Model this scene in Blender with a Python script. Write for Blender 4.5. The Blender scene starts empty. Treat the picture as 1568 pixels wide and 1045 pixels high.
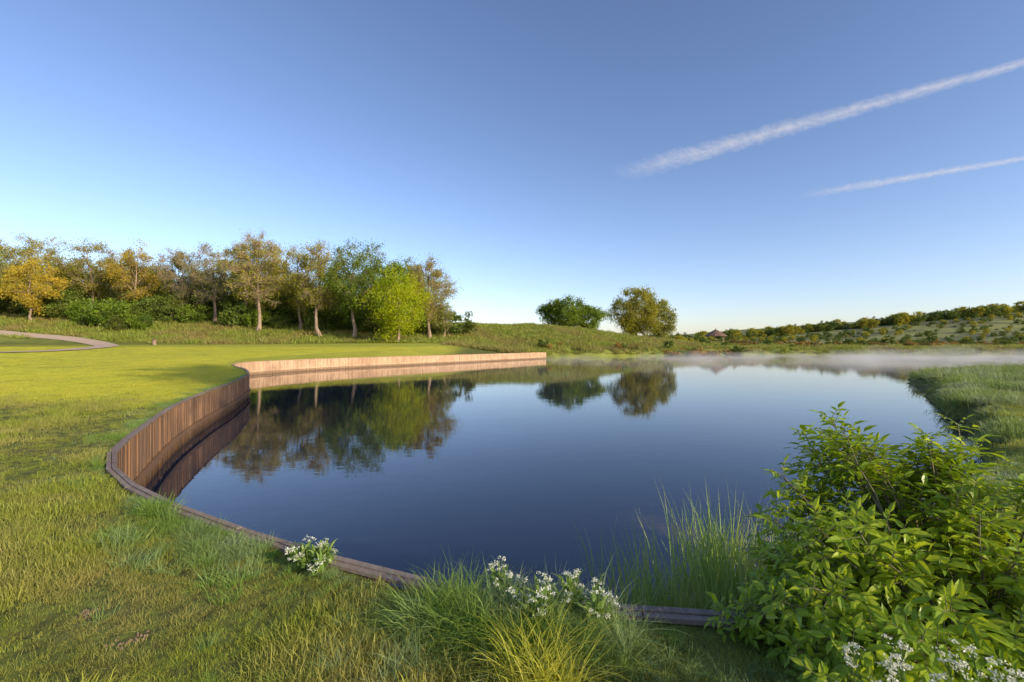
import bpy, math, random
import numpy as np
from mathutils import Vector, geometry
rng=np.random.default_rng(11)
S=bpy.context.scene
SUN_EL=20.0; SUN_AZ=127.0   # azimuth clockwise from +Y
sd=np.array([math.sin(math.radians(SUN_AZ))*math.cos(math.radians(SUN_EL)),math.cos(math.radians(SUN_AZ))*math.cos(math.radians(SUN_EL)),math.sin(math.radians(SUN_EL))])
# ------------------------------------------------------------------ helpers
def sm(a,b,x):
    t=np.clip((x-a)/(b-a),0,1); return t*t*(3-2*t)
def unit(v):
    v=np.asarray(v,float); return v/(np.linalg.norm(v,axis=-1,keepdims=True)+1e-12)
class MB:
    def __init__(s): s.V=[];s.F=[];s.n=0
    def add(s,V,F,m=0):
        V=np.asarray(V,float).reshape(-1,3);F=np.asarray(F,int)
        s.V.append(V); s.F.append((F+s.n,m)); s.n+=len(V)
    def mesh(s,name,mats,smooth=False):
        me=bpy.data.meshes.new(name)
        V=np.concatenate(s.V); me.vertices.add(len(V)); me.vertices.foreach_set("co",V.astype(np.float32).ravel())
        idx=np.concatenate([f.ravel() for f,m in s.F]); tot=np.concatenate([np.full(len(f),f.shape[1]) for f,m in s.F])
        mi=np.concatenate([np.full(len(f),m) for f,m in s.F])
        me.loops.add(len(idx)); me.loops.foreach_set("vertex_index",idx.astype(np.int32))
        me.polygons.add(len(tot)); st=np.concatenate([[0],np.cumsum(tot)[:-1]])
        me.polygons.foreach_set("loop_start",st.astype(np.int32))
        me.polygons.foreach_set("material_index",mi.astype(np.int32))
        for m in mats: me.materials.append(m)
        me.update(calc_edges=True); me.validate()
        me.polygons.foreach_set("use_smooth",[bool(smooth)]*len(me.polygons))
        return me
    def obj(s,name,mats,smooth=False,coll=None):
        o=bpy.data.objects.new(name,s.mesh(name,mats,smooth))
        (coll or S.collection).objects.link(o); return o
def tube(mb,P,R,sides=6,m=0):
    P=np.asarray(P,float);R=np.asarray(R,float);n=len(P)
    T=unit(np.gradient(P,axis=0)); ref=np.array([0.31,0.95,0.05]) if abs(T[0][2])>.7 else np.array([0,0,1.])
    A=unit(np.cross(T,ref));B=np.cross(T,A)
    a=np.linspace(0,2*np.pi,sides,endpoint=False)
    V=P[:,None]+R[:,None,None]*(np.cos(a)[None,:,None]*A[:,None]+np.sin(a)[None,:,None]*B[:,None])
    i=np.arange(n-1)[:,None]*sides;j=np.arange(sides)[None];k=(j+1)%sides
    F=np.stack([i+j,i+k,i+sides+k,i+sides+j],-1).reshape(-1,4)
    mb.add(V,F,m)
def sweep(mb,P,w,z0,z1,off,m=0):
    P=np.asarray(P,float);T=unit(np.gradient(P,axis=0));N=np.stack([T[:,1],-T[:,0]],-1)
    a=P+N*off;b=P+N*(off+w);n=len(P)
    V=np.zeros((n,4,3));V[:,0,:2]=a;V[:,0,2]=z0;V[:,1,:2]=b;V[:,1,2]=z0;V[:,2,:2]=b;V[:,2,2]=z1;V[:,3,:2]=a;V[:,3,2]=z1
    i=np.arange(n-1)[:,None]*4;j=np.arange(4)[None];k=(j+1)%4
    mb.add(V,np.stack([i+j,i+k,i+4+k,i+4+j],-1).reshape(-1,4),m)
    mb.add(V[0],[[0,1,2,3]],m);mb.add(V[-1],[[3,2,1,0]],m)
def catmull(P,n=6):
    P=np.asarray(P,float);Q=np.vstack([2*P[0]-P[1],P,2*P[-1]-P[-2]]);out=[]
    for i in range(len(P)-1):
        p0,p1,p2,p3=Q[i:i+4]
        for t in np.linspace(0,1,n,endpoint=False):
            out.append(.5*((2*p1)+(-p0+p2)*t+(2*p0-5*p1+4*p2-p3)*t*t+(-p0+3*p1-3*p2+p3)*t**3))
    out.append(P[-1]);return np.array(out)
def resample(P,step):
    P=np.asarray(P,float);d=np.r_[0,np.cumsum(np.linalg.norm(np.diff(P,axis=0),axis=1))]
    n=max(2,int(d[-1]/step)+1);s=np.linspace(0,d[-1],n)
    return np.stack([np.interp(s,d,P[:,k]) for k in range(P.shape[1])],-1)
# ------------------------------------------------------------------ node helpers
def mat(name):
    m=bpy.data.materials.new(name);m.use_nodes=True;t=m.node_tree;t.nodes.clear()
    o=t.nodes.new("ShaderNodeOutputMaterial");return m,t,o
class NT:
    def __init__(s,t): s.t=t
    def n(s,typ,ins=None,**kw):
        x=s.t.nodes.new(typ)
        for k,v in kw.items(): setattr(x,k,v)
        for k,v in (ins or {}).items():
            if isinstance(v,bpy.types.NodeSocket): s.t.links.new(v,x.inputs[k])
            else: x.inputs[k].default_value=v
        return x
    def mix(s,f,a,b,blend='MIX'):
        x=s.t.nodes.new("ShaderNodeMix");x.data_type='RGBA';x.blend_type=blend
        for i,v in ((0,f),(6,a),(7,b)):
            if isinstance(v,bpy.types.NodeSocket): s.t.links.new(v,x.inputs[i])
            else: x.inputs[i].default_value=v if i==0 else (tuple(v)+(1,))[:4]
        return x.outputs[2]
    def noise(s,vec,scale,detail=3,rough=.55):
        return s.n("ShaderNodeTexNoise",{"Vector":vec,"Scale":scale,"Detail":detail,"Roughness":rough}).outputs["Fac"]
    def ramp(s,f,a,b,c0=0,c1=1):
        return s.n("ShaderNodeMapRange",{0:f,1:a,2:b,3:c0,4:c1},clamp=True).outputs[0]
    def math(s,op,a,b=0):
        return s.n("ShaderNodeMath",{0:a,1:b},operation=op).outputs[0]
def foliage_mat(name,c1,c2,c3=None,trans=.4,pos_scale=.25,rough=.5,spec=.3):
    m,t,o=mat(name);N=NT(t);g=N.n("ShaderNodeNewGeometry");oi=N.n("ShaderNodeObjectInfo")
    c=N.mix(g.outputs["Random Per Island"],c1,c2)
    if c3 is not None: c=N.mix(N.ramp(N.noise(g.outputs["Position"],pos_scale,2),.42,.66),c,c3)
    hv=N.n("ShaderNodeHueSaturation",{"Color":c,"Value":N.ramp(oi.outputs["Random"],0,1,.8,1.2)})
    p=N.n("ShaderNodeBsdfPrincipled",{"Base Color":hv.outputs[0],"Roughness":rough,"Specular IOR Level":spec})
    tr=N.n("ShaderNodeBsdfTranslucent",{"Color":N.mix(.5,hv.outputs[0],(c2[0]*1.5,c2[1]*1.4,c2[2]*.6))})
    ms=N.n("ShaderNodeMixShader",{0:trans,1:p.outputs[0],2:tr.outputs[0]})
    t.links.new(ms.outputs[0],o.inputs[0]);return m
def bark_mat(name,c1,c2,scale=3):
    m,t,o=mat(name);N=NT(t);g=N.n("ShaderNodeNewGeometry")
    mp=N.n("ShaderNodeMapping",{"Vector":g.outputs["Position"],"Scale":(1,1,.2)})
    nz=N.noise(mp.outputs[0],scale,4)
    p=N.n("ShaderNodeBsdfPrincipled",{"Base Color":N.mix(N.ramp(nz,.3,.7),c1,c2),"Roughness":.9})
    t.links.new(p.outputs[0],o.inputs[0]);return m
# ------------------------------------------------------------------ pond outline
W_near=[(3.0,2.72),(1.66,2.56),(.54,2.75),(-.62,2.99),(-1.25,3.31),(-1.84,3.63),(-2.66,4.05),(-3.35,4.47),(-4.4,5.2),(-5.5,6.2),(-6.2,7.2),(-7.2,8.9),(-8.86,12),(-10.4,15.6),(-11.9,19.5),(-13.9,24.0)]
W_bay=[(-13.9,24.0),(-16.8,28.6),(-20.5,33.5),(-23.2,38.5),(-22.8,43),(-20.5,49),(-17.2,54.5),(-8,67),(4.3,84.5),(6.5,87)]
Wn=resample(catmull(W_near,8),.16); Wb=resample(catmull(W_bay,8),.6)
wall=np.vstack([Wn,Wb[1:]])
NAT=[(6.5,87),(10,93),(25,101),(41,108),(68,114),(95,112),(124,110),(200,112),(260,100),(260,75),(120,60),(80,54),(48,43.5),(34,38),(28.8,33),(25.5,28),(20.8,22.8),(15.2,15.2),(12.0,11.6),(8.6,8.5),(5.6,6),(4.2,4.0),(3.0,2.72)]
nat=catmull(NAT,6)
nat_s=[nat[0]]
for p in resample(nat,.1)[1:]:
    if np.linalg.norm(p-nat_s[-1])>max(.15,.03*np.linalg.norm(p)): nat_s.append(p)
nat=np.array(nat_s); nat[-1]=NAT[-1]
j=np.random.default_rng(3).normal(0,1,nat.shape)*(.008*np.linalg.norm(nat,axis=1))[:,None];j[0]=0;j[-1]=0;nat=nat+j
wall_s=[wall[0]]
for p in wall[1:]:
    if np.linalg.norm(p-wall_s[-1])>max(.15,.02*np.linalg.norm(p)): wall_s.append(p)
poly=np.vstack([np.array(wall_s),nat[1:-1]])
def inside(x,y,P=poly):
    x=np.asarray(x,float);y=np.asarray(y,float);r=np.zeros(x.shape,bool)
    for (x1,y1),(x2,y2) in zip(P,np.roll(P,-1,0)):
        if y1==y2: continue
        c=((y1>y)!=(y2>y))&(x<(x2-x1)*(y-y1)/(y2-y1)+x1);r^=c
    return r
def dist_to(x,y,P):
    x=np.asarray(x,float);y=np.asarray(y,float);d=np.full(x.shape,1e9)
    for a,b in zip(P[:-1],P[1:]):
        e=b-a;L=e@e+1e-9;t=np.clip(((x-a[0])*e[0]+(y-a[1])*e[1])/L,0,1)
        d=np.minimum(d,np.hypot(x-a[0]-t*e[0],y-a[1]-t*e[1]))
    return d
def height(x,y):
    x=np.asarray(x,float);y=np.asarray(y,float)
    crest=np.interp(x,[-300,-60,-18,9,20,30,42,54,70,110,400],[10,9.2,8.3,8.0,7.2,5.9,4.4,3.2,2.2,1.8,1.8])
    w=sm(5,-15,x)
    base=1.18+w*.03*np.maximum(0,y-30)
    base=base+.02*np.sin(x*1.3+1)*np.sin(y*1.1)+.012*np.sin(x*3.1)*np.sin(y*2.7+2)
    low=sm(3.2,9,x); base=base*(1-low)+low*(.6+.012*np.maximum(0,x-30)+.05*np.sin(x*.9+y*.7)*np.sin(y*1.3))
    s=y-.3*(np.minimum(x,-25)+25)-sm(5,40,x)*10
    t=sm(86,134,s); z=base*(1-t)+crest*t
    dn=dist_to(x,y,nat)
    k=sm(0,1,dn/np.maximum(.5,.025*np.hypot(x,y)))**.6
    z=np.where(inside(x,y),-.3,-.12+(z+.12)*k)
    ridge=np.interp(x,[60,120,172,227,281,340,427,600,1200],[2,3.5,6,9,15,21,30,42,60])
    t2=sm(185,385,y); z=z+np.maximum(ridge-z,0)*t2*(x>60)
    z=z+sm(120,260,y)*(.8*np.sin(x*.045+1)*np.sin(y*.031))+sm(95,140,y)*.25*np.sin(x*.35)*np.sin(y*.3)
    z=z-sm(500,3000,y)*20
    return z
def hz(x,y): return float(height(np.array([x]),np.array([y]))[0])
# ------------------------------------------------------------------ ground sheet
pts=[tuple(p) for p in poly]; npoly=len(pts)
edges=[(i,(i+1)%npoly) for i in range(npoly)]
r=.35;ring=[]
k=0
while r<4000:
    na=250 if r<600 else 120
    a=np.linspace(0,2*np.pi,na,endpoint=False)+(.5*(k%2))*2*np.pi/na
    ring.append(np.stack([r*np.sin(a),r*np.cos(a)],-1)); r*=1.045 if r<400 else 1.12;k+=1
ring=np.concatenate(ring)
Tn=unit(np.gradient(nat,axis=0));Nn=np.stack([Tn[:,1],-Tn[:,0]],-1);sc=np.maximum(.5,.025*np.linalg.norm(nat,axis=1))
offs=[]
for f in (.3,.65,1.0):
    for sg in (1,-1): offs.append(nat+Nn*sg*(sc*f)[:,None])
offs=np.concatenate(offs)
cand=np.concatenate([ring,offs])
ins=inside(cand[:,0],cand[:,1]); dp=dist_to(cand[:,0],cand[:,1],np.vstack([poly,poly[:1]]))
cand=cand[(~ins)&(dp>.008*np.hypot(cand[:,0],cand[:,1])+.02)]
allp=[Vector(p) for p in pts]+[Vector(p) for p in cand.tolist()]
rv,re,rf,_,_,_=geometry.delaunay_2d_cdt(allp,edges,[],0,1e-4)
V2=np.array([(v.x,v.y) for v in rv]);F=np.array([list(f) for f in rf])
C=V2[F].mean(1);F=F[~inside(C[:,0],C[:,1])]
Z=height(V2[:,0],V2[:,1])
dwl=dist_to(V2[:,0],V2[:,1],np.array(wall_s)); dnn=dist_to(V2[:,0],V2[:,1],nat)
onw=(dwl<.02)
Z[onw]=1.175
nearw=sm(8,0.5,dwl)*(dnn>1.5); Z=Z*(1-nearw)+nearw*np.minimum(Z,1.18)
Z[(dnn<.02)]=-.12
gb=MB();gb.add(np.c_[V2,Z],F)
def lawnmask(x,y):
    return sm(10.5,15,y+.25*(x+12)+.6*np.sin(x*.7))*sm(-7.5,-11,x)*(1-sm(84,92,y-.3*(np.minimum(x,-25)+25)))
lm=lawnmask(V2[:,0],V2[:,1])
hill=sm(88,98,V2[:,1]-.3*(np.minimum(V2[:,0],-25)+25))*(1-sm(180,220,V2[:,1]))
far=sm(180,230,V2[:,1])
m,t,o=mat("ground_grass");N=NT(t)
g=N.n("ShaderNodeNewGeometry");P=g.outputs["Position"]
at=N.n("ShaderNodeVertexColor",layer_name="zone");sp=N.n("ShaderNodeSeparateColor",{0:at.outputs[0]})
n1=N.noise(P,1.1,5);n2=N.noise(P,9,5);n3=N.noise(P,.03,5,.65);n4=N.noise(P,.35,5,.7);n5=N.noise(P,.08,3,.6)
rough_c=N.mix(N.ramp(n2,.35,.65),(.085,.085,.025),(.16,.19,.04))
rough_c=N.mix(N.ramp(n1,.55,.75),rough_c,(.18,.14,.06))
lawn_c=N.mix(N.ramp(n4,.35,.65),(.35,.36,.045),(.48,.44,.06))
lawn_c=N.mix(N.ramp(n5,.45,.65,0,.5),lawn_c,(.30,.35,.05))
hill_c=N.mix(N.ramp(n4,.35,.62),(.10,.15,.03),(.28,.30,.06)); hill_c=N.mix(N.ramp(n1,.5,.8),hill_c,(.22,.18,.07))
far_c=N.mix(N.ramp(n3,.46,.56),(.27,.28,.09),(.13,.14,.065))  # distant haze painted in by paling the far ground colour
far_c=N.mix(N.ramp(n4,.5,.75),far_c,(.25,.20,.11))
c=N.mix(sp.outputs[0],rough_c,lawn_c);c=N.mix(sp.outputs[1],c,hill_c);c=N.mix(sp.outputs[2],c,far_c)
p=N.n("ShaderNodeBsdfPrincipled",{"Base Color":c,"Roughness":.95,"Specular IOR Level":.1})
b=N.n("ShaderNodeBump",{"Height":N.math('ADD',n2,n4),"Strength":.6,"Distance":.06});t.links.new(b.outputs[0],p.inputs["Normal"])
t.links.new(p.outputs[0],o.inputs[0])
ground=gb.obj("ground",[m],True)
ca=ground.data.color_attributes.new("zone",'FLOAT_COLOR','POINT')
ca.data.foreach_set("color",np.c_[lm,hill,far,np.ones(len(lm))].astype(np.float32).ravel())
# ------------------------------------------------------------------ water
m,t,o=mat("pond_water");N=NT(t);g=N.n("ShaderNodeNewGeometry")
mp=N.n("ShaderNodeMapping",{"Vector":g.outputs["Position"],"Scale":(1,2.2,1)})
a1=N.noise(mp.outputs[0],1.6,2);a2=N.noise(mp.outputs[0],.25,2)
h=N.math('MULTIPLY_ADD',a2,2.0);t.links.new(a1,h.node.inputs[2])
b=N.n("ShaderNodeBump",{"Height":h,"Strength":.03,"Distance":.05})
p=N.n("ShaderNodeBsdfPrincipled",{"Base Color":(.009,.016,.037,1),"Roughness":.02,"IOR":1.42,"Specular IOR Level":.6,"Normal":b.outputs[0]})
t.links.new(p.outputs[0],o.inputs[0])
wb=MB();wb.add([(-30,1.8,0),(275,1.8,0),(275,122,0),(-30,122,0)],[[0,1,2,3]]);wb.obj("pond_water",[m])
# ------------------------------------------------------------------ retaining wall
def wood(name,c1,c2,c3,stretch=(9,9,.7)):
    m,t,o=mat(name);N=NT(t);g=N.n("ShaderNodeNewGeometry")
    mp=N.n("ShaderNodeMapping",{"Vector":g.outputs["Position"],"Scale":stretch})
    nz=N.noise(mp.outputs[0],2,6,.7);sep=N.n("ShaderNodeSeparateXYZ",{0:g.outputs["Position"]})
    big=N.noise(g.outputs["Position"],.55,3)
    c=N.mix(g.outputs["Random Per Island"],c1,c2);c=N.mix(N.ramp(nz,.46,.68),c,c3)
    c=N.mix(N.ramp(big,.5,.7,0,.6),c,c3)
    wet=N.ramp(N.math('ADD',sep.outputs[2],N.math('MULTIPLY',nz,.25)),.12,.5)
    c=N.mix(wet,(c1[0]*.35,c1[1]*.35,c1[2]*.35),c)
    p=N.n("ShaderNodeBsdfPrincipled",{"Base Color":c,"Roughness":.85,"Specular IOR Level":.15})
    b=N.n("ShaderNodeBump",{"Height":nz,"Strength":.5,"Distance":.015});t.links.new(b.outputs[0],p.inputs["Normal"])
    t.links.new(p.outputs[0],o.inputs[0]);return m
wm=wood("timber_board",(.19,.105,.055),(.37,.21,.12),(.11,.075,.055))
wf=wood("timber_board_sunlit",(.52,.33,.20),(.70,.47,.30),(.33,.21,.13))  # far wall boards: full-sun brightness painted into a paler timber colour
cm=wood("timber_cap",(.17,.125,.10),(.25,.18,.14),(.34,.27,.23),(14,3,14))
mb=MB()
def boards(P,w,th,gap,m):
    Q=resample(P,w)
    for a,b2 in zip(Q[:-1],Q[1:]):
        d=unit(b2-a);n=np.array([d[1],-d[0]]);o1=rng.uniform(-.02,.012)
        a_=a+d*gap;b_=b2-d*gap;zt=1.17+rng.uniform(-.012,.012)
        q=[a_+n*o1,b_+n*o1,b_+n*(o1+th),a_+n*(o1+th)]
        V=[(x,y,-.5) for x,y in q]+[(x,y,zt) for x,y in q]
        mb.add(V,[[0,1,2,3],[7,6,5,4],[0,4,5,1],[1,5,6,2],[2,6,7,3],[3,7,4,0]],m)
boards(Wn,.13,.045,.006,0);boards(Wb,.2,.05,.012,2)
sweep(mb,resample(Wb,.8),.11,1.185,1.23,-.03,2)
# flat double capping: inner plank and outer plank, 6 mm apart
Lx=resample(Wn,1.1)
for (o0,w_,z1_) in ((-.045,.046,1.214),(.007,.05,1.222)):
    ox=0
    for k in range(len(Lx)-1):
        a,b2=Lx[k],Lx[k+1];d=unit(b2-a);n=np.array([d[1],-d[0]]);dz=rng.uniform(-.003,.003);o1=o0+rng.uniform(-.002,.002)
        a_=a+d*.003;b_=b2-d*.003;q=[a_+n*o1,b_+n*o1,b_+n*(o1+w_),a_+n*(o1+w_)]
        V=[(x,y,1.186) for x,y in q]+[(x,y,z1_+dz) for x,y in q]
        mb.add(V,[[0,1,2,3],[7,6,5,4],[0,4,5,1],[1,5,6,2],[2,6,7,3],[3,7,4,0]],1)
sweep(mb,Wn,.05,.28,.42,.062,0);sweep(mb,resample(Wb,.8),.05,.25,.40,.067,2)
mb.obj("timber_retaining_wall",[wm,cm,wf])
# ------------------------------------------------------------------ path
m,t,o=mat("gravel_path");N=NT(t);g=N.n("ShaderNodeNewGeometry")
p=N.n("ShaderNodeBsdfPrincipled",{"Base Color":N.mix(N.noise(g.outputs["Position"],2,6),(.46,.33,.23),(.6,.44,.32)),"Roughness":.9})
t.links.new(p.outputs[0],o.inputs[0])
PP=resample(catmull([(-90,42),(-70,47),(-57,51),(-56,57),(-60,66),(-67,75),(-78,81),(-92,83),(-110,86),(-130,96),(-150,105)],8),1.0)
Tt=unit(np.gradient(PP,axis=0));Nt=np.stack([Tt[:,1],-Tt[:,0]],-1);rows=[PP+Nt*o_ for o_ in (-1.5,-.75,0,.75,1.5)]
VV=np.stack(rows,1).reshape(-1,2);zz=height(VV[:,0],VV[:,1])+.09
i=np.arange(len(PP)-1)[:,None]*5;jj=np.arange(4)[None]
pb=MB();pb.add(np.c_[VV,zz],np.stack([i+jj,i+jj+1,i+jj+6,i+jj+5],-1).reshape(-1,4));pb.obj("cart_path",[m],True)
# ------------------------------------------------------------------ scatter (geometry nodes)
def scatter(name,P,rot,scl,protos):
    coll=bpy.data.collections.new(name+"_parts")
    for pr in protos: coll.objects.link(pr)
    me=bpy.data.meshes.new(name);me.vertices.add(len(P));me.vertices.foreach_set("co",np.asarray(P,np.float32).ravel())
    a=me.attributes.new("rot",'FLOAT_VECTOR','POINT');a.data.foreach_set("vector",np.asarray(rot,np.float32).ravel())
    a=me.attributes.new("scl",'FLOAT','POINT');a.data.foreach_set("value",np.asarray(scl,np.float32).ravel())
    o=bpy.data.objects.new(name,me);S.collection.objects.link(o)
    ng=bpy.data.node_groups.new(name+"_gn","GeometryNodeTree")
    ng.interface.new_socket("Geometry",in_out='INPUT',socket_type='NodeSocketGeometry')
    ng.interface.new_socket("Geometry",in_out='OUTPUT',socket_type='NodeSocketGeometry')
    gi=ng.nodes.new("NodeGroupInput");go=ng.nodes.new("NodeGroupOutput")
    ip=ng.nodes.new("GeometryNodeInstanceOnPoints");ci=ng.nodes.new("GeometryNodeCollectionInfo")
    ci.inputs["Collection"].default_value=coll;ci.inputs["Separate Children"].default_value=True;ci.inputs["Reset Children"].default_value=True
    ra=ng.nodes.new("GeometryNodeInputNamedAttribute");ra.data_type='FLOAT_VECTOR';ra.inputs["Name"].default_value="rot"
    sa=ng.nodes.new("GeometryNodeInputNamedAttribute");sa.data_type='FLOAT';sa.inputs["Name"].default_value="scl"
    er=ng.nodes.new("FunctionNodeEulerToRotation")
    L=ng.links.new
    L(gi.outputs[0],ip.inputs["Points"]);L(ci.outputs[0],ip.inputs["Instance"]);ip.inputs["Pick Instance"].default_value=True
    L(ra.outputs[0],er.inputs[0]);L(er.outputs[0],ip.inputs["Rotation"]);L(sa.outputs[0],ip.inputs["Scale"]);L(ip.outputs[0],go.inputs[0])
    md=o.modifiers.new("scatter",'NODES');md.node_group=ng
    return o
def blades(mb,n,h,spread,w,bend,r,m=0,base=None,hvar=.4):
    b0=np.c_[r.normal(0,spread,(n,2)),np.zeros(n)] if base is None else base
    n=len(b0);hh=h*r.uniform(1-hvar,1+hvar,n);a=r.uniform(0,2*np.pi,n)
    ctr=b0[:,:2].mean(0) if base is not None else np.zeros(2)
    out=unit(b0[:,:2]-ctr+r.normal(0,spread*.8+1e-3,(n,2)))
    lean=bend*r.uniform(.2,1.2,n)
    side=np.c_[np.cos(a),np.sin(a),np.zeros(n)]
    rows=[]
    for tt,ww in ((0,1),(.4,.85),(.75,.55)):
        c=b0.copy();c[:,:2]+=out*(lean*hh*tt**2)[:,None];c[:,2]+=hh*(tt-.3*lean*tt**2.5)
        rows+= [c-side*w*ww/2,c+side*w*ww/2]
    c=b0.copy();c[:,:2]+=out*(lean*hh)[:,None];c[:,2]+=hh*(1-.38*lean);rows.append(c)
    V=np.stack(rows,1);i=np.arange(n)[:,None]*7
    st=mb.n
    mb.add(V,np.concatenate([i+np.array([[0,1,3,2]]),i+np.array([[2,3,5,4]])]),m)
    mb.F.append((i+np.array([[4,5,6]])+st,m))
g_rough=foliage_mat("grass_rough",(.24,.30,.04),(.44,.45,.065),(.42,.36,.12),.42,.9)
g_long=foliage_mat("grass_long",(.15,.27,.05),(.31,.42,.075),(.34,.42,.22),.42,1.6)
g_bank=foliage_mat("grass_bank",(.17,.26,.06),(.31,.38,.10),(.38,.42,.25),.35,.5)
g_lawn=foliage_mat("grass_lawn",(.40,.42,.045),(.50,.48,.06),(.47,.44,.055),.35,.2)
g_sunlit=foliage_mat("grass_sunlit",(.50,.54,.06),(.68,.64,.11),None,.45)  # sun on these tufts put into the colour as bright yellow
g_scrub=foliage_mat("grass_scrub",(.18,.25,.04),(.37,.39,.065),(.32,.26,.09),.3,.12)
g_reed=foliage_mat("reed_leaf",(.17,.30,.07),(.34,.44,.11),(.38,.38,.16),.35,2)
def protos(nm,k,fn,mats,seed):
    out=[]
    for i in range(k):
        b_=MB();fn(b_,np.random.default_rng(seed+i));o_=bpy.data.objects.new(nm+"_%d"%i,b_.mesh(nm,mats,True));out.append(o_)
    return out
def rots(n,tilt=.12): return np.c_[rng.normal(0,tilt,n),rng.normal(0,tilt,n),rng.uniform(0,6.28,n)]
def polar(n,r0,r1,a0,a1,pw):
    u=rng.uniform(0,1,n);e=1-pw;r_=(r0**e+u*(r1**e-r0**e))**(1/e);a=np.radians(rng.uniform(a0,a1,n))
    return r_*np.sin(a),r_*np.cos(a),r_
polyc=np.vstack([poly,poly[:1]])
SOIL=[(-1.13,2.58,.07),(-2.1,2.5,.08),(-2.55,2.75,.06),(-3.3,3.3,.07)]
x,y,r_=polar(64000,1.0,34,-75,75,.6)
ok=(~inside(x,y))&(dist_to(x,y,polyc)>.06)&(rng.uniform(0,1,len(x))>lawnmask(x,y))
for sx,sy,sr in SOIL: ok&=(np.hypot(x-sx,y-sy)>sr*rng.uniform(.6,1.3,len(x)))
x,y,r_=x[ok],y[ok],r_[ok];z=height(x,y)-.01
pr=protos("rough_tuft",5,lambda b_,r:blades(b_,42,.055,.05,.0036,.9,r),[g_rough],100)
patch=.6+.75*sm(-.3,.8,np.sin(x*2.1+y)+np.sin(y*2.9-x*1.3)*.7)
dw=dist_to(x,y,polyc)
scatter("rough_grass",np.c_[x,y,z],rots(len(x),.2),np.clip(.8+r_*.04,.8,1.5)*rng.uniform(.7,1.25,len(x))*patch*(.65+.35*sm(.05,.3,dw)),pr)
n=40000;x=rng.uniform(0,1,n)**1.0;y=10+58*rng.uniform(0,1,n)**1.7;x=-7-(y*1.25)*x
ok=(~inside(x,y))&(dist_to(x,y,polyc)>.3)&(rng.uniform(0,1,n)<lawnmask(x,y))&(dist_to(x,y,PP)>1.7)
x,y=x[ok],y[ok]
pr=protos("lawn_tuft",3,lambda b_,r:blades(b_,40,.018,.16,.009,.6,r),[g_lawn],200)
scatter("mown_lawn_grass",np.c_[x,y,height(x,y)-.003],rots(len(x),.03),rng.uniform(.8,1.3,len(x))*(1+y*.012),pr)
idx=rng.integers(0,len(Wn)-1,3600);q=Wn[idx];Tq=unit(np.gradient(Wn,axis=0))[idx];Nq=np.stack([-Tq[:,1],Tq[:,0]],-1)
off=rng.exponential(.16,len(q))+.08
q2=q+Nq*off[:,None]
if inside(q2[:,0],q2[:,1]).mean()>.5: q2=q-Nq*off[:,None]
q=q2
ok=(~inside(q[:,0],q[:,1]))&((q[:,0]<.5)|(rng.uniform(0,1,len(q))<.3));q=q[ok]
pr=protos("edge_tuft",4,lambda b_,r:blades(b_,34,.17,.045,.0055,1.1,r),[g_long],300)
cl=sm(-.2,1,np.sin(q[:,0]*3.3)+np.sin(q[:,1]*5.1+q[:,0]))
mid=((q[:,0]>-3.4)&(q[:,0]<-1.9))*.5
low_=np.where((q[:,0]>-1.75)&(q[:,0]<-.45),.55,1)*np.where(q[:,0]>.5,.6,1)
scatter("bank_edge_grass",np.c_[q,height(q[:,0],q[:,1])-.01],rots(len(q),.25),rng.uniform(.25,.6,len(q))*(.6+.9*cl+mid)*np.where(q[:,0]<-3.6,.65,1)*low_,pr)
P_=[]
for (cx,cy,sx,nn,s0) in ((-.22,2.58,.16,70,.85),(.12,2.48,.2,80,.8),(.38,2.42,.14,44,.7),(-.75,2.6,.12,30,.4),(-.45,2.35,.14,24,.5),(.75,2.25,.16,24,.34),(1.2,2.1,.16,24,.36),(-.95,2.3,.2,20,.35),(1.5,2.1,.15,20,.36),(-2.3,3.4,.2,24,.42)):
    for q_ in range(nn): P_.append((rng.normal(cx,sx),rng.normal(cy,sx*.6),s0*rng.uniform(.6,1.15)))
P_=np.array(P_);ok=(~inside(P_[:,0],P_[:,1]))&(dist_to(P_[:,0],P_[:,1],polyc)>.15);P_=P_[ok]
pr=protos("tussock",4,lambda b_,r:blades(b_,46,.30,.04,.0068,1.35,r),[g_long],400)
scatter("tussock_grass",np.c_[P_[:,:2],height(P_[:,0],P_[:,1])-.01],rots(len(P_),.25),P_[:,2],pr)
b_=MB();rr=np.random.default_rng(5)
for cx,cy in ((.06,2.10),(.15,2.16),(.0,2.2),(-.45,2.0),(.24,2.06),(.1,2.0),(-1.85,2.0),(-2.0,2.05)):
    nn=80;base=np.c_[rr.normal(cx,.045,nn),rr.normal(cy,.045,nn),np.full(nn,hz(cx,cy))]
    blades(b_,nn,.27 if cx>-.3 else .12,.05,.0065,1.3,rr,0,base)
b_.obj("sunlit_grass_tussock",[g_sunlit],True)
soil=bark_mat("soil",(.13,.085,.05),(.26,.18,.12),12)
b_=MB()
for sx,sy,sr in SOIL:
    for k in range(50):
        cx,cy=rr.normal(sx,sr*.5),rr.normal(sy,sr*.4);rad=rr.uniform(.003,.013);c_=np.array([cx,cy,hz(cx,cy)+rad*.3])
        V=np.array([[1,0,0],[-1,0,0],[0,1,0],[0,-1,0],[0,0,1],[0,0,-1]])*rr.uniform(.6,1.2,(6,1))*rad+c_
        b_.add(V,[[0,2,4],[2,1,4],[1,3,4],[3,0,4],[2,0,5],[1,2,5],[3,1,5],[0,3,5]])
b_.obj("soil_clods",[soil])
x,y,r_=polar(30000,3.2,60,22,85,.5)
ok=(~inside(x,y))&(dist_to(x,y,nat)>.12)&(x>3.0);x,y,r_=x[ok],y[ok],r_[ok]
pr=protos("bank_tuft",4,lambda b_,r:blades(b_,40,.16,.09,.009,1.1,r),[g_bank],500)
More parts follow.
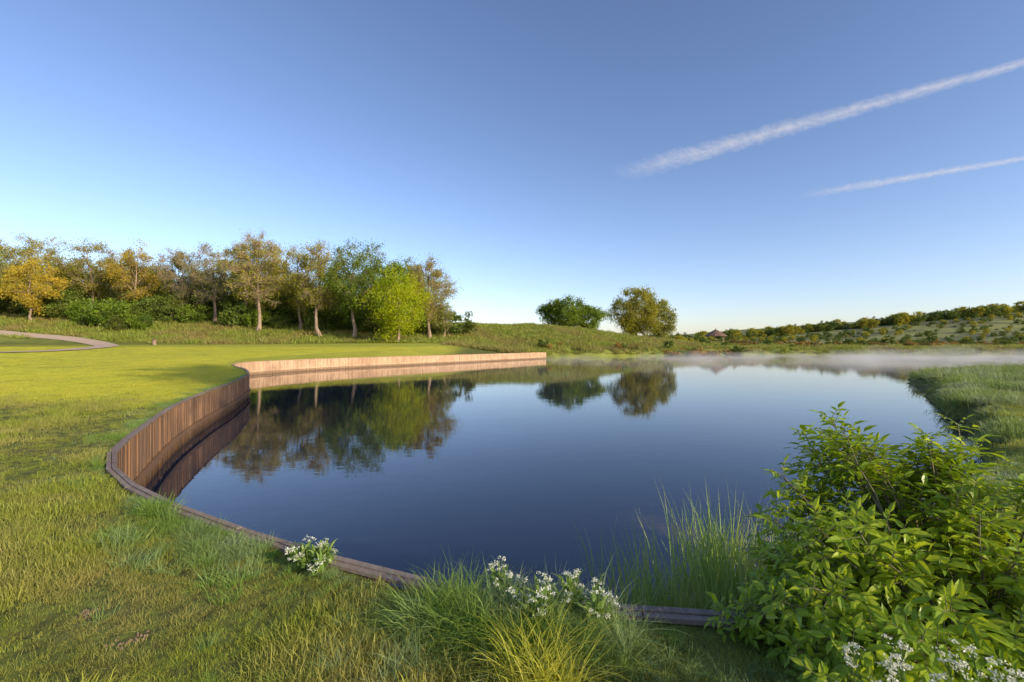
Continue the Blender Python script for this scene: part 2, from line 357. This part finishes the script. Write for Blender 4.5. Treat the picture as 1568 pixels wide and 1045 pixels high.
cl=.5+.9*sm(-.5,1,np.sin(x*1.1)+np.sin(y*1.7+x*.6))
scatter("right_bank_grass",np.c_[x,y,height(x,y)-.02],rots(len(x),.25),np.clip(.6+r_*.035,.6,2.0)*rng.uniform(.6,1.2,len(x))*cl,pr)
n=26000;y=rng.uniform(80,150,n);x=rng.uniform(-1.2,1.15,n)*y
sc_=y-.3*(np.minimum(x,-25)+25)
ok=(~inside(x,y))&(sc_>88-(x>-12)*12)&(dist_to(x,y,PP)>2)&(dist_to(x,y,polyc)>.8);x,y=x[ok],y[ok]
pr=protos("scrub_tuft",4,lambda b_,r:blades(b_,36,.55,.35,.07,1.0,r),[g_scrub],600)
scatter("hillside_grass",np.c_[x,y,height(x,y)-.03],rots(len(x),.2),rng.uniform(.5,1.5,len(x)),pr)
# ------------------------------------------------------------------ reeds
b_=MB();rr=np.random.default_rng(8)
for k in range(520):
    if k%4: cx,cy=((1.0,3.3),(1.2,3.6),(1.95,3.9),(2.25,3.7),(1.65,3.2),(2.1,3.3),(1.8,4.1))[rr.integers(0,7)];cx+=rr.normal(0,.14);cy+=rr.normal(0,.16)
    else: cx=rr.uniform(.75,2.6);cy=rr.uniform(3.05,4.2)
    hh=rr.uniform(.75,1.2)
    if cx<1.35: hh*=.87
    nn=rr.integers(3,6);base=np.c_[rr.normal(cx,.03,nn),rr.normal(cy,.03,nn),np.full(nn,-.03)]
    blades(b_,nn,hh+.15,.03,.016,.24,rr,0,base,.35)
b_.obj("reed_bed",[g_reed],True)
# ------------------------------------------------------------------ flowers
white=foliage_mat("white_petal",(.78,.79,.66),(.82,.82,.72),None,.3)
gstem=foliage_mat("flower_stem",(.16,.26,.06),(.24,.33,.07),None,.3)
def flowers(name,pts_,seed,hh):
    b_=MB();rr=np.random.default_rng(seed)
    for (cx,cy) in pts_:
        z0=hz(cx,cy)
        for s_ in range(rr.integers(4,7)):
            a=rr.uniform(0,6.28);h_=hh*rr.uniform(.6,1.1);tip=np.array([cx+.13*math.cos(a)*rr.uniform(.2,1),cy+.1*math.sin(a),z0+h_])
            mid=(np.array([cx,cy,z0])+tip)/2+[0,0,h_*.1]
            tube(b_,[(cx,cy,z0),mid,tip],[.003,.0025,.002],5,1)
            blades(b_,12,.09,.02,.026,.9,rr,1,np.repeat([mid],12,0)+rr.normal(0,.018,(12,3)))
            for u_ in range(6):
                cc=tip+rr.normal(0,.02,3)*[1,1,.5];tube(b_,[mid*.3+tip*.7,cc],[.0012,.0008],3,1)
                nn=14;c=cc+rr.normal(0,.007,(nn,3))*[1,1,.5]
                A=unit(rr.normal(0,1,(nn,3))+[0,0,.8]);T1=unit(np.cross(A,[.3,.5,.1]));T2=np.cross(A,T1);sz=.0042
                V=np.stack([c+T1*sz,c+T2*sz,c-T1*sz,c-T2*sz],1);b_.add(V,np.arange(nn*4).reshape(-1,4),0)
    return b_.obj(name,[white,gstem])
flowers("cow_parsley",[(-1.42,3.24),(-1.33,3.2),(-1.5,3.28)],1,.17)
flowers("cow_parsley",[(-.07,2.72),(.04,2.6),(.32,2.6),(.44,2.5),(.14,2.5)],2,.28)
flowers("cow_parsley",[(1.35,1.5),(1.5,1.5),(1.25,1.58),(1.62,1.52),(1.45,1.42),(1.3,1.45)],3,.55)
# ------------------------------------------------------------------ elder bush
def leaf_inst(mb,O,D,U,L,m=0,wr=.2):
    n=len(O);D=unit(D);Sd=unit(np.cross(D,U));U=np.cross(Sd,D);L=L[:,None]
    def q(t_,s_,u_): return O+D*L*t_+Sd*L*s_+U*L*u_
    V=np.stack([q(0,0,0),q(.3,0,.0),q(.28,-wr,.07),q(.28,wr,.07),q(.66,0,-.03),q(.64,-wr*.8,.03),q(.64,wr*.8,.03),q(1,0,-.14)],1)
    i=np.arange(n)[:,None]*8
    s=mb.n;mb.add(V,np.concatenate([i+np.array([[2,5,4,1]]),i+np.array([[1,4,6,3]])]),m)
    mb.F.append((np.concatenate([i+np.array([[0,2,1]]),i+np.array([[0,1,3]]),i+np.array([[5,7,4]]),i+np.array([[4,7,6]])])+s,m))
eld_leaf=foliage_mat("elder_leaf",(.12,.23,.018),(.44,.52,.025),(.23,.35,.022),.42,2.5,.38,.5)
eld_stem=bark_mat("elder_stem",(.12,.10,.06),(.2,.18,.1),20)
def elder(name,root,cen,rad,nsh,seed,lsize=.085,slope=None,extra=()):
    b_=MB();rr=np.random.default_rng(seed);root=np.array(root);cen=np.array(cen);rad=np.array(rad)
    O=[];D=[];U=[];L=[];tips=[]
    for k in range(nsh):
        v=unit(rr.normal(0,1,3));v[2]=abs(v[2])*1.0-.35*rr.uniform(0,1)
        v=unit(v);f=rr.uniform(.55,1.0) if k>nsh*.55 else rr.uniform(.82,1.1)
        f*=1+.14*math.sin(v[0]*7+1)+.10*math.sin(v[1]*9+v[2]*5)
        tip=cen+v*rad*f
        if slope: tip[2]-=slope*float(sm(2.55,3.05,tip[0]))*max(0,(tip[2]-1.2))
        g0=hz(tip[0],tip[1]); 
        if tip[2]<max(g0,0)+.1: tip[2]=max(g0,0)+.1+rr.uniform(0,.15)
        tips.append(tip)
    for (ex,ey,ez,es,en) in extra:
        for q_ in range(en): tips.append(np.array([ex,ey,ez])+rr.normal(0,1,3)*es*np.array([1,1,.8]))
    for tip in tips:
        mid=root*.45+tip*.55+rr.normal(0,.06,3);mid[2]=root[2]*.45+tip[2]*.55-.05
        t_=np.linspace(0,1,9)[:,None];P_=(1-t_)**2*root+2*t_*(1-t_)*mid+t_**2*tip
        P_+=rr.normal(0,.008,P_.shape)
        tube(b_,P_,np.linspace(.011,.0028,9),5,1)
        sdir=unit(P_[-1]-P_[-3])+np.array([0,0,.35]);sdir=unit(sdir)
        nodes=[(P_[-1]-sdir*.05*q_,q_) for q_ in range(5)]
        for (o_,q_) in nodes:
            ax=unit(np.cross(sdir,[.2,.1,1.]) if q_%2 else np.cross(sdir,np.cross(sdir,[.2,.1,1.])))
            for sg in (1,-1):
                rd=unit(ax*sg+sdir*(.9 if q_==0 else .35)+rr.normal(0,.2,3)+[0,0,.1])
                rl=(.065 if q_==0 else .115)*rr.uniform(.8,1.15);up=unit(sdir+rr.normal(0,.3,3)+[0,0,.6])
                sdv=unit(np.cross(rd,up));ls=lsize*(.75 if q_==0 else 1)*rr.uniform(.7,1.25)
                tube(b_,[o_,o_+rd*rl],[.0018,.0012],4,1)
                for (tt,ss) in ((.4,1),(.4,-1),(.75,1),(.75,-1),(1,0)):
                    O.append(o_+rd*rl*tt);D.append(rd*(.45 if ss else 1)+sdv*ss*.9+rr.normal(0,.12,3)+np.array([0,0,-.12]));U.append(up+rr.normal(0,.2,3));L.append(ls*(1.15 if ss==0 else .95)*rr.uniform(.85,1.15))
    leaf_inst(b_,np.array(O),np.array(D),np.array(U),np.array(L),0)
    return b_.obj(name,[eld_leaf,eld_stem])
elder("elder_bush",(2.4,2.35,1.1),(2.38,2.38,1.22),(.98,.78,.84),470,21,.070,.75,((2.03,2.7,2.18,.09,22),(2.55,2.7,2.12,.08,14),(1.78,2.75,1.93,.09,12)))
elder("elder_bush",(3.3,-.7,1.1),(3.3,-.7,1.45),(.6,.6,.6),50,22,.11)  # unseen bush beside the camera, added to shade the foreground grass
# ------------------------------------------------------------------ trees
bark=bark_mat("bark",(.20,.14,.10),(.42,.30,.21),2)
twigm=bark_mat("twig",(.27,.19,.13),(.44,.32,.22),1)
lf={ 'green':foliage_mat("leaf_green",(.12,.21,.018),(.29,.37,.03),(.09,.15,.018),.35,.3),
 'lime':foliage_mat("leaf_lime",(.34,.42,.010),(.54,.55,.016),(.26,.36,.012),.4,.3),
 'olive':foliage_mat("leaf_olive",(.29,.28,.028),(.50,.44,.045),(.20,.22,.025),.38,.3),
 'gold':foliage_mat("leaf_gold",(.48,.36,.035),(.66,.50,.06),(.34,.30,.035),.4,.3),
 'dark':foliage_mat("leaf_dark",(.07,.12,.018),(.17,.23,.03),(.11,.13,.02),.3,.15),
 'grey':foliage_mat("leaf_grey",(.22,.25,.06),(.36,.36,.08),(.18,.20,.05),.3,.1),
 'gorse':foliage_mat("gorse_leaf",(.30,.17,.04),(.54,.30,.06),(.13,.14,.04),.2,.08)}
def tree_mesh(name,H,Wd,seed,leaf,nleaf,twigs=26,crown0=.22,nclump=75,lsz=.26,tr=.38,clumpr=.075,trunkH=.8):
    rr=np.random.default_rng(seed);b_=MB()
    n=9;tz=np.linspace(0,trunkH*H,n);wob=np.cumsum(rr.normal(0,.012*H,(n,2)),0);wob[0]=0
    trunk=np.c_[wob,tz];trad=tr*(1-np.linspace(0,1,n)*.85)*(H/20);trad[0]*=1.5
    tube(b_,trunk,trad,8,0)
    cz=(crown0+1)/2*H;rz=(1-crown0)/2*H;rx=Wd/2
    ph=rr.uniform(0,6.28,6)
    def lump(v): return 1+.16*np.sin(3*np.arctan2(v[...,1],v[...,0])+ph[0]+v[...,2]*2)+.12*np.sin(5*v[...,2]+ph[1]+2*v[...,0])+.08*np.sin(7*v[...,0]+ph[2])
    limbs=[]
    for k in range(10):
        a=k*2.4+rr.uniform(-.4,.4);el=rr.uniform(-.2,1.2);v=np.array([math.cos(a)*math.cos(el),math.sin(a)*math.cos(el),math.sin(el)])
        tg=np.array([0,0,cz])+v*np.array([rx,rx,rz])*.68*lump(v)
        h0=np.clip(tg[2]-rr.uniform(.12,.3)*H,.16*H,trunkH*H*.97);b0=np.array([np.interp(h0,tz,trunk[:,i]) for i in range(3)])
        mid=(b0+tg)/2+np.array([v[0],v[1],0])*rx*.15
        t_=np.linspace(0,1,8)[:,None];Pq=(1-t_)**2*b0+2*t_*(1-t_)*mid+t_**2*tg+rr.normal(0,.008*H,(8,3))*t_
        r0=np.interp(h0,tz,trad)*.6;tube(b_,Pq,np.linspace(r0,r0*.25,8),6,0);limbs.append((Pq,r0))
    nodes=np.concatenate([l[0][2:] for l in limbs]+[trunk[4:]]);nr=np.concatenate([np.linspace(l[1],l[1]*.25,8)[2:] for l in limbs]+[trad[4:]])
    v=unit(rr.normal(0,1,(nclump,3)));f=rr.uniform(.35,1,nclump)**.5
    Cc=np.array([0,0,cz])+v*np.array([rx,rx,rz])*(f*lump(v))[:,None]*.9
    Cc[:,2]=np.maximum(Cc[:,2],.05*H+.3)
    tipO=[];tipD=[]
    for c in Cc:
        dd=np.linalg.norm(nodes-c,axis=1)+np.maximum(0,nodes[:,2]-c[2])*1.2;kx=int(np.argmin(dd));b0=nodes[kx]
        mid=(b0+c)/2+rr.normal(0,.02*H,3);t_=np.linspace(0,1,6)[:,None];Pq=(1-t_)**2*b0+2*t_*(1-t_)*mid+t_**2*c
        r0=min(nr[kx]*.6,.09*H/20);tube(b_,Pq,np.linspace(r0,.018*H/20,6),4,0)
        outd=unit(c-np.array([0,0,cz*.8]))
        k=twigs;ti=rr.integers(2,6,k);tipO.append(Pq[ti]);tipD.append(unit(outd+rr.normal(0,.75,(k,3))+[0,0,.25])*(rr.uniform(.04,.085,k)*H)[:,None])
    O=np.concatenate(tipO);D=np.concatenate(tipD);w=.0024*H
    sd_=unit(np.cross(D,rr.normal(0,1,D.shape)));M=O+D*.5+rr.normal(0,.006*H,O.shape)
    V=np.stack([O-sd_*w*.5,O+sd_*w*.5,M+sd_*w*.35,M-sd_*w*.35,O+D],1);i=np.arange(len(O))[:,None]*5
    s=b_.n;b_.add(V,i+np.array([[0,1,2,3]]),1);b_.F.append((i+np.array([[3,2,4]])+s,1))
    O2=np.repeat(M,2,0);D2=unit(np.repeat(D,2,0)/(.08*H)+rr.normal(0,.7,(len(O2),3)))*(rr.uniform(.02,.045,len(O2))*H)[:,None]
    s2=unit(np.cross(D2,rr.normal(0,1,D2.shape)));V=np.stack([O2-s2*w*.3,O2+s2*w*.3,O2+D2],1)
    b_.add(V,np.arange(len(O2)*3).reshape(-1,3),1)
    E=np.concatenate([O+D*.9,O2+D2*.8,M])
    dens=rr.uniform(.25,1.5,len(Cc))**1.3
    ncl=len(Cc);ci_=rr.choice(ncl,nleaf,p=dens/dens.sum());half=int(nleaf*.5)
    p1=Cc[ci_]+np.clip(rr.normal(0,1,(nleaf,3)),-1.5,1.5)*clumpr*H*[1,1,.75]*.8
    ei=rr.integers(0,len(E),half);p1[:half]=E[ei]+np.clip(rr.normal(0,.006*H,(half,3)),-.01*H,.01*H)
    p1[:,2]=np.maximum(p1[:,2],.1)
    A=unit(rr.normal(0,1,(nleaf,3)));B=unit(np.cross(A,rr.normal(0,1,(nleaf,3))));s=(lsz*rr.uniform(.5,1.2,nleaf))[:,None]
    V=np.stack([p1-A*s*.6,p1-B*s*.32+A*s*.05,p1+A*s*.6,p1+B*s*.32+A*s*.05],1)
    b_.add(V,np.arange(nleaf*4).reshape(-1,4),2)
    return b_.mesh(name,[bark,twigm,lf[leaf]])
def tree(name,x,y,H,Wd,seed,leaf,nleaf,**kw):
    o=bpy.data.objects.new(name,tree_mesh(name,H,Wd,seed,leaf,nleaf,**kw));S.collection.objects.link(o)
    o.location=(x,y,hz(x,y)-.15);o.rotation_euler=(0,0,seed*1.7);return o
tree("oak_tree",-54,97,21.5,13.5,1,'olive',12000,twigs=40,nclump=95)
tree("ash_tree",-47,101,19.5,11,2,'olive',15000,twigs=20)
tree("ash_tree",-40,95,20,11,3,'olive',12000,twigs=34,crown0=.2)
tree("sycamore_tree",-33,95,21,14,4,'green',34000,twigs=12,crown0=.22,clumpr=.09,nclump=90)
tree("sycamore_tree",-26,106,18.5,12,5,'green',30000,twigs=10,clumpr=.09,nclump=90)
tree("lime_tree",-22.5,89,14.5,13.5,6,'lime',34000,twigs=6,crown0=.06,clumpr=.1,nclump=90)
tree("ash_tree",-17.5,97,19,10.5,7,'olive',14000,twigs=38,crown0=.15,nclump=90)
tree("ash_tree",-14.5,98,8.5,4,17,'grey',3500,twigs=14,crown0=.1)
tree("ash_tree",-59,103,18,10,8,'olive',12000,twigs=26)
tree("birch_tree",-68,104,18,11,9,'grey',6500,twigs=40)
tree("birch_tree",-77,106,18,10,10,'grey',5500,twigs=40)
tree("oak_tree",-88,106,17,12,11,'gold',13000,twigs=14)
tree("oak_tree",-100,108,19,13,12,'olive',14000,twigs=24)
tree("oak_tree",-112,108,19,13,13,'olive',14000,twigs=24)
tree("field_maple",-98,93,13,9.5,14,'gold',16000,twigs=12,crown0=.15)
tree("oak_tree",-124,108,20,13,15,'olive',14000,twigs=24)
tree("oak_tree",-108,90,17,12,16,'green',14000,twigs=24)
tree("hawthorn_tree",17,150,11,16,31,'green',30000,twigs=10,crown0=.0,nclump=190,lsz=.42,trunkH=.6,clumpr=.11)
tree("hawthorn_tree",25,152,10,12,32,'green',19000,twigs=10,crown0=.0,nclump=120,lsz=.42,trunkH=.6,clumpr=.11)
tree("oak_tree",43.5,160,19.5,17,33,'olive',36000,twigs=12,crown0=.0,nclump=210,lsz=.42,clumpr=.09)
tree("ash_tree",52.5,161,15.5,10,34,'grey',19000,twigs=20,crown0=.0,nclump=120,lsz=.4,clumpr=.08)
tree("oak_tree",30.5,-8,25,12,41,'green',20000,twigs=10,crown0=.5)
tree("oak_tree",41,-14.5,28,12,42,'green',16000,twigs=10,crown0=.5)
def proto_tree(nm,*a,**k): return bpy.data.objects.new(nm,tree_mesh(nm,*a,**k))
wp=[proto_tree("woodland_tree_a",18,11,51,'olive',12000,twigs=20,crown0=.1),proto_tree("woodland_tree_b",17,12,52,'green',15000,twigs=10,crown0=.05),proto_tree("woodland_tree_c",18,10,53,'grey',9000,twigs=34),proto_tree("woodland_tree_d",16,12,54,'dark',15000,twigs=10,crown0=.0)]
P_=[]
for k in range(110):
    x=rng.uniform(-215,-30);y=rng.uniform(112,165)
    if x>-45 and y<118: continue
    P_.append((x,y+ (x<-140)*-10,hz(x,y)-.4))
for k in range(44):
    x=-20-k*2.6+rng.uniform(-1,1);y=rng.uniform(110,116);P_.append((x,y,hz(x,y)-.4))
sc_=np.array([rng.uniform(.6,.82) if p[0]>-60 else rng.uniform(.66,.92) for p in P_])
scatter("woodland",P_,np.c_[np.zeros((len(P_),2)),rng.uniform(0,6.28,len(P_))],sc_,wp)
bp=[proto_tree("undergrowth_a",5,6.5,61,'dark',4800,twigs=6,crown0=0,nclump=45,lsz=.34,clumpr=.13,trunkH=.6),
    proto_tree("undergrowth_b",5,6,62,'green',4800,twigs=6,crown0=0,nclump=45,lsz=.34,clumpr=.13,trunkH=.6),
    proto_tree("undergrowth_c",5,6,63,'dark',4800,twigs=12,crown0=0,nclump=45,lsz=.34,clumpr=.13,trunkH=.6)]
P_=[];
for k in range(250):
    x=rng.uniform(-190,-20);y=rng.uniform(103,125)+.3*(min(x,-25)+25)*.25
    P_.append((x,y,hz(x,y)-.3))
for x,y in ((-82,92),(-78,90),(-86,93),(-74,91),(-12,104),(-17,103),(-90,95)): P_.append((x,y,hz(x,y)-.3))
scatter("undergrowth",P_,np.c_[np.zeros((len(P_),2)),rng.uniform(0,6.28,len(P_))],rng.uniform(.5,1.45,len(P_)),bp)
hp=[proto_tree("hedge_a",9,10,71,'dark',2600,twigs=6,crown0=0,nclump=40,lsz=.7,trunkH=.6,clumpr=.12),proto_tree("hedge_b",8,10,72,'dark',2600,twigs=8,crown0=0,nclump=40,lsz=.7,trunkH=.6,clumpr=.12),proto_tree("hedge_c",10,9,73,'olive',2600,twigs=8,crown0=.1,nclump=40,lsz=.7,trunkH=.6,clumpr=.12)]
P_=[]
for k in range(360):
    x=rng.uniform(100,640);y=rng.uniform(375,410)+10*math.sin(x*.03);P_.append((x,y,hz(x,y)-1,rng.uniform(.4,1.15)))
for k in range(460):
    cx,cy=((180,300),(250,330),(330,290),(420,330),(300,250),(380,250),(230,260),(360,345))[k%8]
    x=rng.normal(cx,38);y=rng.normal(cy,16);P_.append((x,y,hz(x,y)-.6,rng.uniform(.15,.5)))
for k in range(60):
    x=rng.uniform(60,130);y=rng.uniform(240,300);P_.append((x,y,hz(x,y)-3,rng.uniform(.5,1.1)))
P_=np.array(P_)
scatter("distant_trees",P_[:,:3],np.c_[np.zeros((len(P_),2)),rng.uniform(0,6.28,len(P_))],P_[:,3],hp)
gp=[proto_tree("gorse_a",2.2,3.4,81,'gorse',1400,twigs=5,crown0=0,nclump=26,lsz=.3,trunkH=.5,clumpr=.12),proto_tree("gorse_b",2.4,3.6,82,'dark',1400,twigs=5,crown0=0,nclump=26,lsz=.3,trunkH=.5,clumpr=.12),proto_tree("gorse_c",2,3.8,83,'gorse',1400,twigs=5,crown0=0,nclump=26,lsz=.3,trunkH=.5,clumpr=.12)]
P_=[]
for k in range(340):
    y=rng.uniform(118,225);x=rng.uniform(.42,1.3)*y
    if y<122 and rng.uniform()<.5: continue
    P_.append((x,y,hz(x,y)-.15))
for k in range(26):
    x=rng.uniform(6,60);y=92+(x>10)*8+rng.uniform(0,5)+.15*x;P_.append((x,y,hz(x,y)-.1))
scatter("gorse_scrub",P_,np.c_[np.zeros((len(P_),2)),rng.uniform(0,6.28,len(P_))],rng.uniform(.35,1.1,len(P_)),gp)
# ------------------------------------------------------------------ hut
hb=MB();hx,hy=77,172
thatch=bark_mat("thatch",(.12,.07,.05),(.20,.12,.08),4)
for a in range(6):
    aa=a*math.pi/3;tube(hb,[(2.6*math.cos(aa),2.6*math.sin(aa),0),(2.6*math.cos(aa),2.6*math.sin(aa),2.4)],[.12,.11],6,0)
prof=[(3.6,2.2),(3.5,2.35),(2.0,3.3),(.5,4.2),(.12,4.35),(.1,4.7),(0.0,4.75)]
n=12;V=[];
for r_,z_ in prof: V+=[(r_*math.cos(q*2*math.pi/n),r_*math.sin(q*2*math.pi/n),z_) for q in range(n)]
F_=[[i*n+q,i*n+(q+1)%n,(i+1)*n+(q+1)%n,(i+1)*n+q] for i in range(len(prof)-1) for q in range(n)]
hb.add(V,F_,1);hb.add([(3.6*math.cos(q*2*math.pi/n),3.6*math.sin(q*2*math.pi/n),2.21) for q in range(n)],[list(range(n))],1)
for a in range(4):
    aa=a*math.pi/3+.5;bb=aa+math.pi/3
    q=[(2.5*math.cos(aa),2.5*math.sin(aa)),(2.5*math.cos(bb),2.5*math.sin(bb))]
    hb.add([(q[0][0],q[0][1],.1),(q[1][0],q[1][1],.1),(q[1][0],q[1][1],1.0),(q[0][0],q[0][1],1.0)],[[0,1,2,3]],0)
ho=hb.obj("thatched_hut",[bark,thatch]);ho.location=(hx,hy,hz(hx,hy)+.5);ho.scale=(1.15,1.15,1.2)
lb=MB()
for q in range(14):
    aa=q*2*math.pi/14;cx,cy=.32*math.cos(aa),.32*math.sin(aa)
    lb.add([(cx*.85-cy*.17,cy*.85+cx*.17,0),(cx*.85+cy*.17,cy*.85-cx*.17,0),(cx+cy*.19,cy-cx*.19,.85),(cx-cy*.19,cy+cx*.19,.85)],[[0,1,2,3]],0)
tube(lb,[(0,0,.02),(0,0,.8)],[.25,.3],14,1)
tube(lb,[(0,0,.86),(0,0,.93),(0,0,1.0)],[.38,.38,.02],14,1)
lo_=lb.obj("litter_bin",[bark,thatch]);lo_.location=(-60.5,77,hz(-60.5,77))
# ------------------------------------------------------------------ mist
m,t,o=mat("mist");N=NT(t);g=N.n("ShaderNodeNewGeometry");P=g.outputs["Position"];sep=N.n("ShaderNodeSeparateXYZ",{0:P})
mp=N.n("ShaderNodeMapping",{"Vector":P,"Scale":(1,1,1.3)})
nzr=N.noise(mp.outputs[0],.075,2,.6)
nz=N.ramp(nzr,.42,.66)
gx=N.ramp(N.math('ADD',sep.outputs[0],N.math('MULTIPLY',sep.outputs[1],.1)),5,85,.14,1)
gy=N.ramp(sep.outputs[1],10,75,.10,1)
hgt_=N.math('ADD',.4,N.math('MULTIPLY',N.ramp(nzr,.48,.7),N.ramp(sep.outputs[0],10,90,1.0,3.2)))
gz=N.math('POWER',N.ramp(N.math('DIVIDE',sep.outputs[2],hgt_),0,1,1,0),1.6)
d=N.math('MULTIPLY',N.math('MULTIPLY',nz,gx),N.math('MULTIPLY',gy,gz));d=N.math('MULTIPLY',d,.24)
vs=N.n("ShaderNodeVolumeScatter",{"Color":(1,.88,.74,1),"Density":d,"Anisotropy":.0})
t.links.new(vs.outputs[0],o.inputs["Volume"])
try: m.cycles.volume_step_rate=8
except Exception: pass
b_=MB();x0,x1,y0,y1,z0,z1=-12,235,10,119,.02,3.6
b_.add([(x0,y0,z0),(x1,y0,z0),(x1,y1,z0),(x0,y1,z0),(x0,y0,z1),(x1,y0,z1),(x1,y1,z1),(x0,y1,z1)],[[3,2,1,0],[4,5,6,7],[0,1,5,4],[1,2,6,5],[2,3,7,6],[3,0,4,7]])
b_.obj("mist",[m])
# ------------------------------------------------------------------ contrails
m,t,o=mat("contrail_vapour");N=NT(t);uv=N.n("ShaderNodeUVMap");s_=N.n("ShaderNodeSeparateXYZ",{0:uv.outputs[0]})
mp=N.n("ShaderNodeMapping",{"Vector":uv.outputs[0],"Scale":(30,2.0,1)})
nz=N.noise(mp.outputs[0],1.6,8,.72)
mp2=N.n("ShaderNodeMapping",{"Vector":uv.outputs[0],"Scale":(7,.3,1)})
wv=N.noise(mp2.outputs[0],1.2,3,.6)
vc=N.math('ADD',s_.outputs[1],N.math('MULTIPLY',N.math('SUBTRACT',wv,.5),.3))
vv=N.math('ABSOLUTE',N.math('SUBTRACT',vc,.5))
vv=N.math('ADD',vv,N.math('MULTIPLY',N.math('SUBTRACT',nz,.5),.5))
al=N.ramp(vv,-.04,.38,1,0);al=N.math('MULTIPLY',al,N.ramp(s_.outputs[0],0,.22));al=N.math('MULTIPLY',al,N.ramp(nz,.3,.65,1,.6))
al=N.math('MULTIPLY',al,.66)
em=N.n("ShaderNodeEmission",{"Color":(.96,.93,.95,1),"Strength":.82});tp=N.n("ShaderNodeBsdfTransparent")  # sunlit brightness of the vapour put in as emission
ms=N.n("ShaderNodeMixShader",{0:al,1:tp.outputs[0],2:em.outputs[0]});t.links.new(ms.outputs[0],o.inputs[0])
def contrail(a,b,wa,wb_):
    a=np.array(a,float);b=np.array(b,float);n=40;d=unit(b-a);nn=np.array([-d[1],d[0],0]);V=[];uvs=[]
    for i in range(n):
        t_=i/(n-1);c=a+(b-a)*t_;w=wa+(wb_-wa)*t_
        V+=[c-nn*w/2,c+nn*w/2];uvs+=[(t_,0),(t_,1)]
    F_=[[2*i,2*i+2,2*i+3,2*i+1] for i in range(n-1)];b_=MB();b_.add(V,F_);ob=b_.obj("contrail_cloud",[m]);u=ob.data.uv_layers.new(name="UVMap")
    for l in ob.data.loops: u.data[l.index].uv=uvs[l.vertex_index]
contrail((1830,8110,3000),(6300,4050,3000),1300,160)
contrail((5800,9220,3000),(9900,6100,3000),950,230)
# ------------------------------------------------------------------ light, sky, camera
w=bpy.data.worlds.new("World");S.world=w;w.use_nodes=True;t=w.node_tree;t.nodes.clear()
sk=t.nodes.new("ShaderNodeTexSky");sk.sky_type='NISHITA';sk.sun_disc=False;sk.sun_elevation=math.radians(SUN_EL);sk.sun_rotation=math.radians(SUN_AZ)
sk.air_density=1.0;sk.dust_density=.7;sk.ozone_density=2.0
def vm(op,a,b):
    x=t.nodes.new("ShaderNodeVectorMath");x.operation=op
    for i,v in enumerate((a,b)):
        if isinstance(v,bpy.types.NodeSocket): t.links.new(v,x.inputs[i])
        else: x.inputs[i].default_value=v
    return x.outputs[0]
c=sk.outputs[0]
sx=t.nodes.new("ShaderNodeSeparateColor");t.links.new(c,sx.inputs[0])
pw=t.nodes.new("ShaderNodeMath");pw.operation='POWER';t.links.new(sx.outputs[0],pw.inputs[0]);pw.inputs[1].default_value=.12
c2=vm('MULTIPLY',vm('MULTIPLY',c,(1.18,1.15,1.34)),pw.outputs[0])
bg=t.nodes.new("ShaderNodeBackground");bg.inputs[1].default_value=.15;wo=t.nodes.new("ShaderNodeOutputWorld")
t.links.new(c2,bg.inputs[0]);t.links.new(bg.outputs[0],wo.inputs[0])
L=bpy.data.lights.new("sun","SUN");L.energy=5;L.angle=math.radians(.5);L.color=(1,.85,.58)
lo=bpy.data.objects.new("sun",L);S.collection.objects.link(lo);lo.rotation_euler=Vector(sd.tolist()).to_track_quat('Z','Y').to_euler()
cam=bpy.data.cameras.new("camera");co=bpy.data.objects.new("camera",cam);S.collection.objects.link(co)
cam.lens=16;cam.sensor_width=36;cam.clip_end=30000;cam.clip_start=.05
co.location=(0,0,2.8);co.rotation_euler=(math.radians(90.37),0,0);S.camera=co
S.view_settings.view_transform='Standard';S.view_settings.look='None';S.view_settings.exposure=0
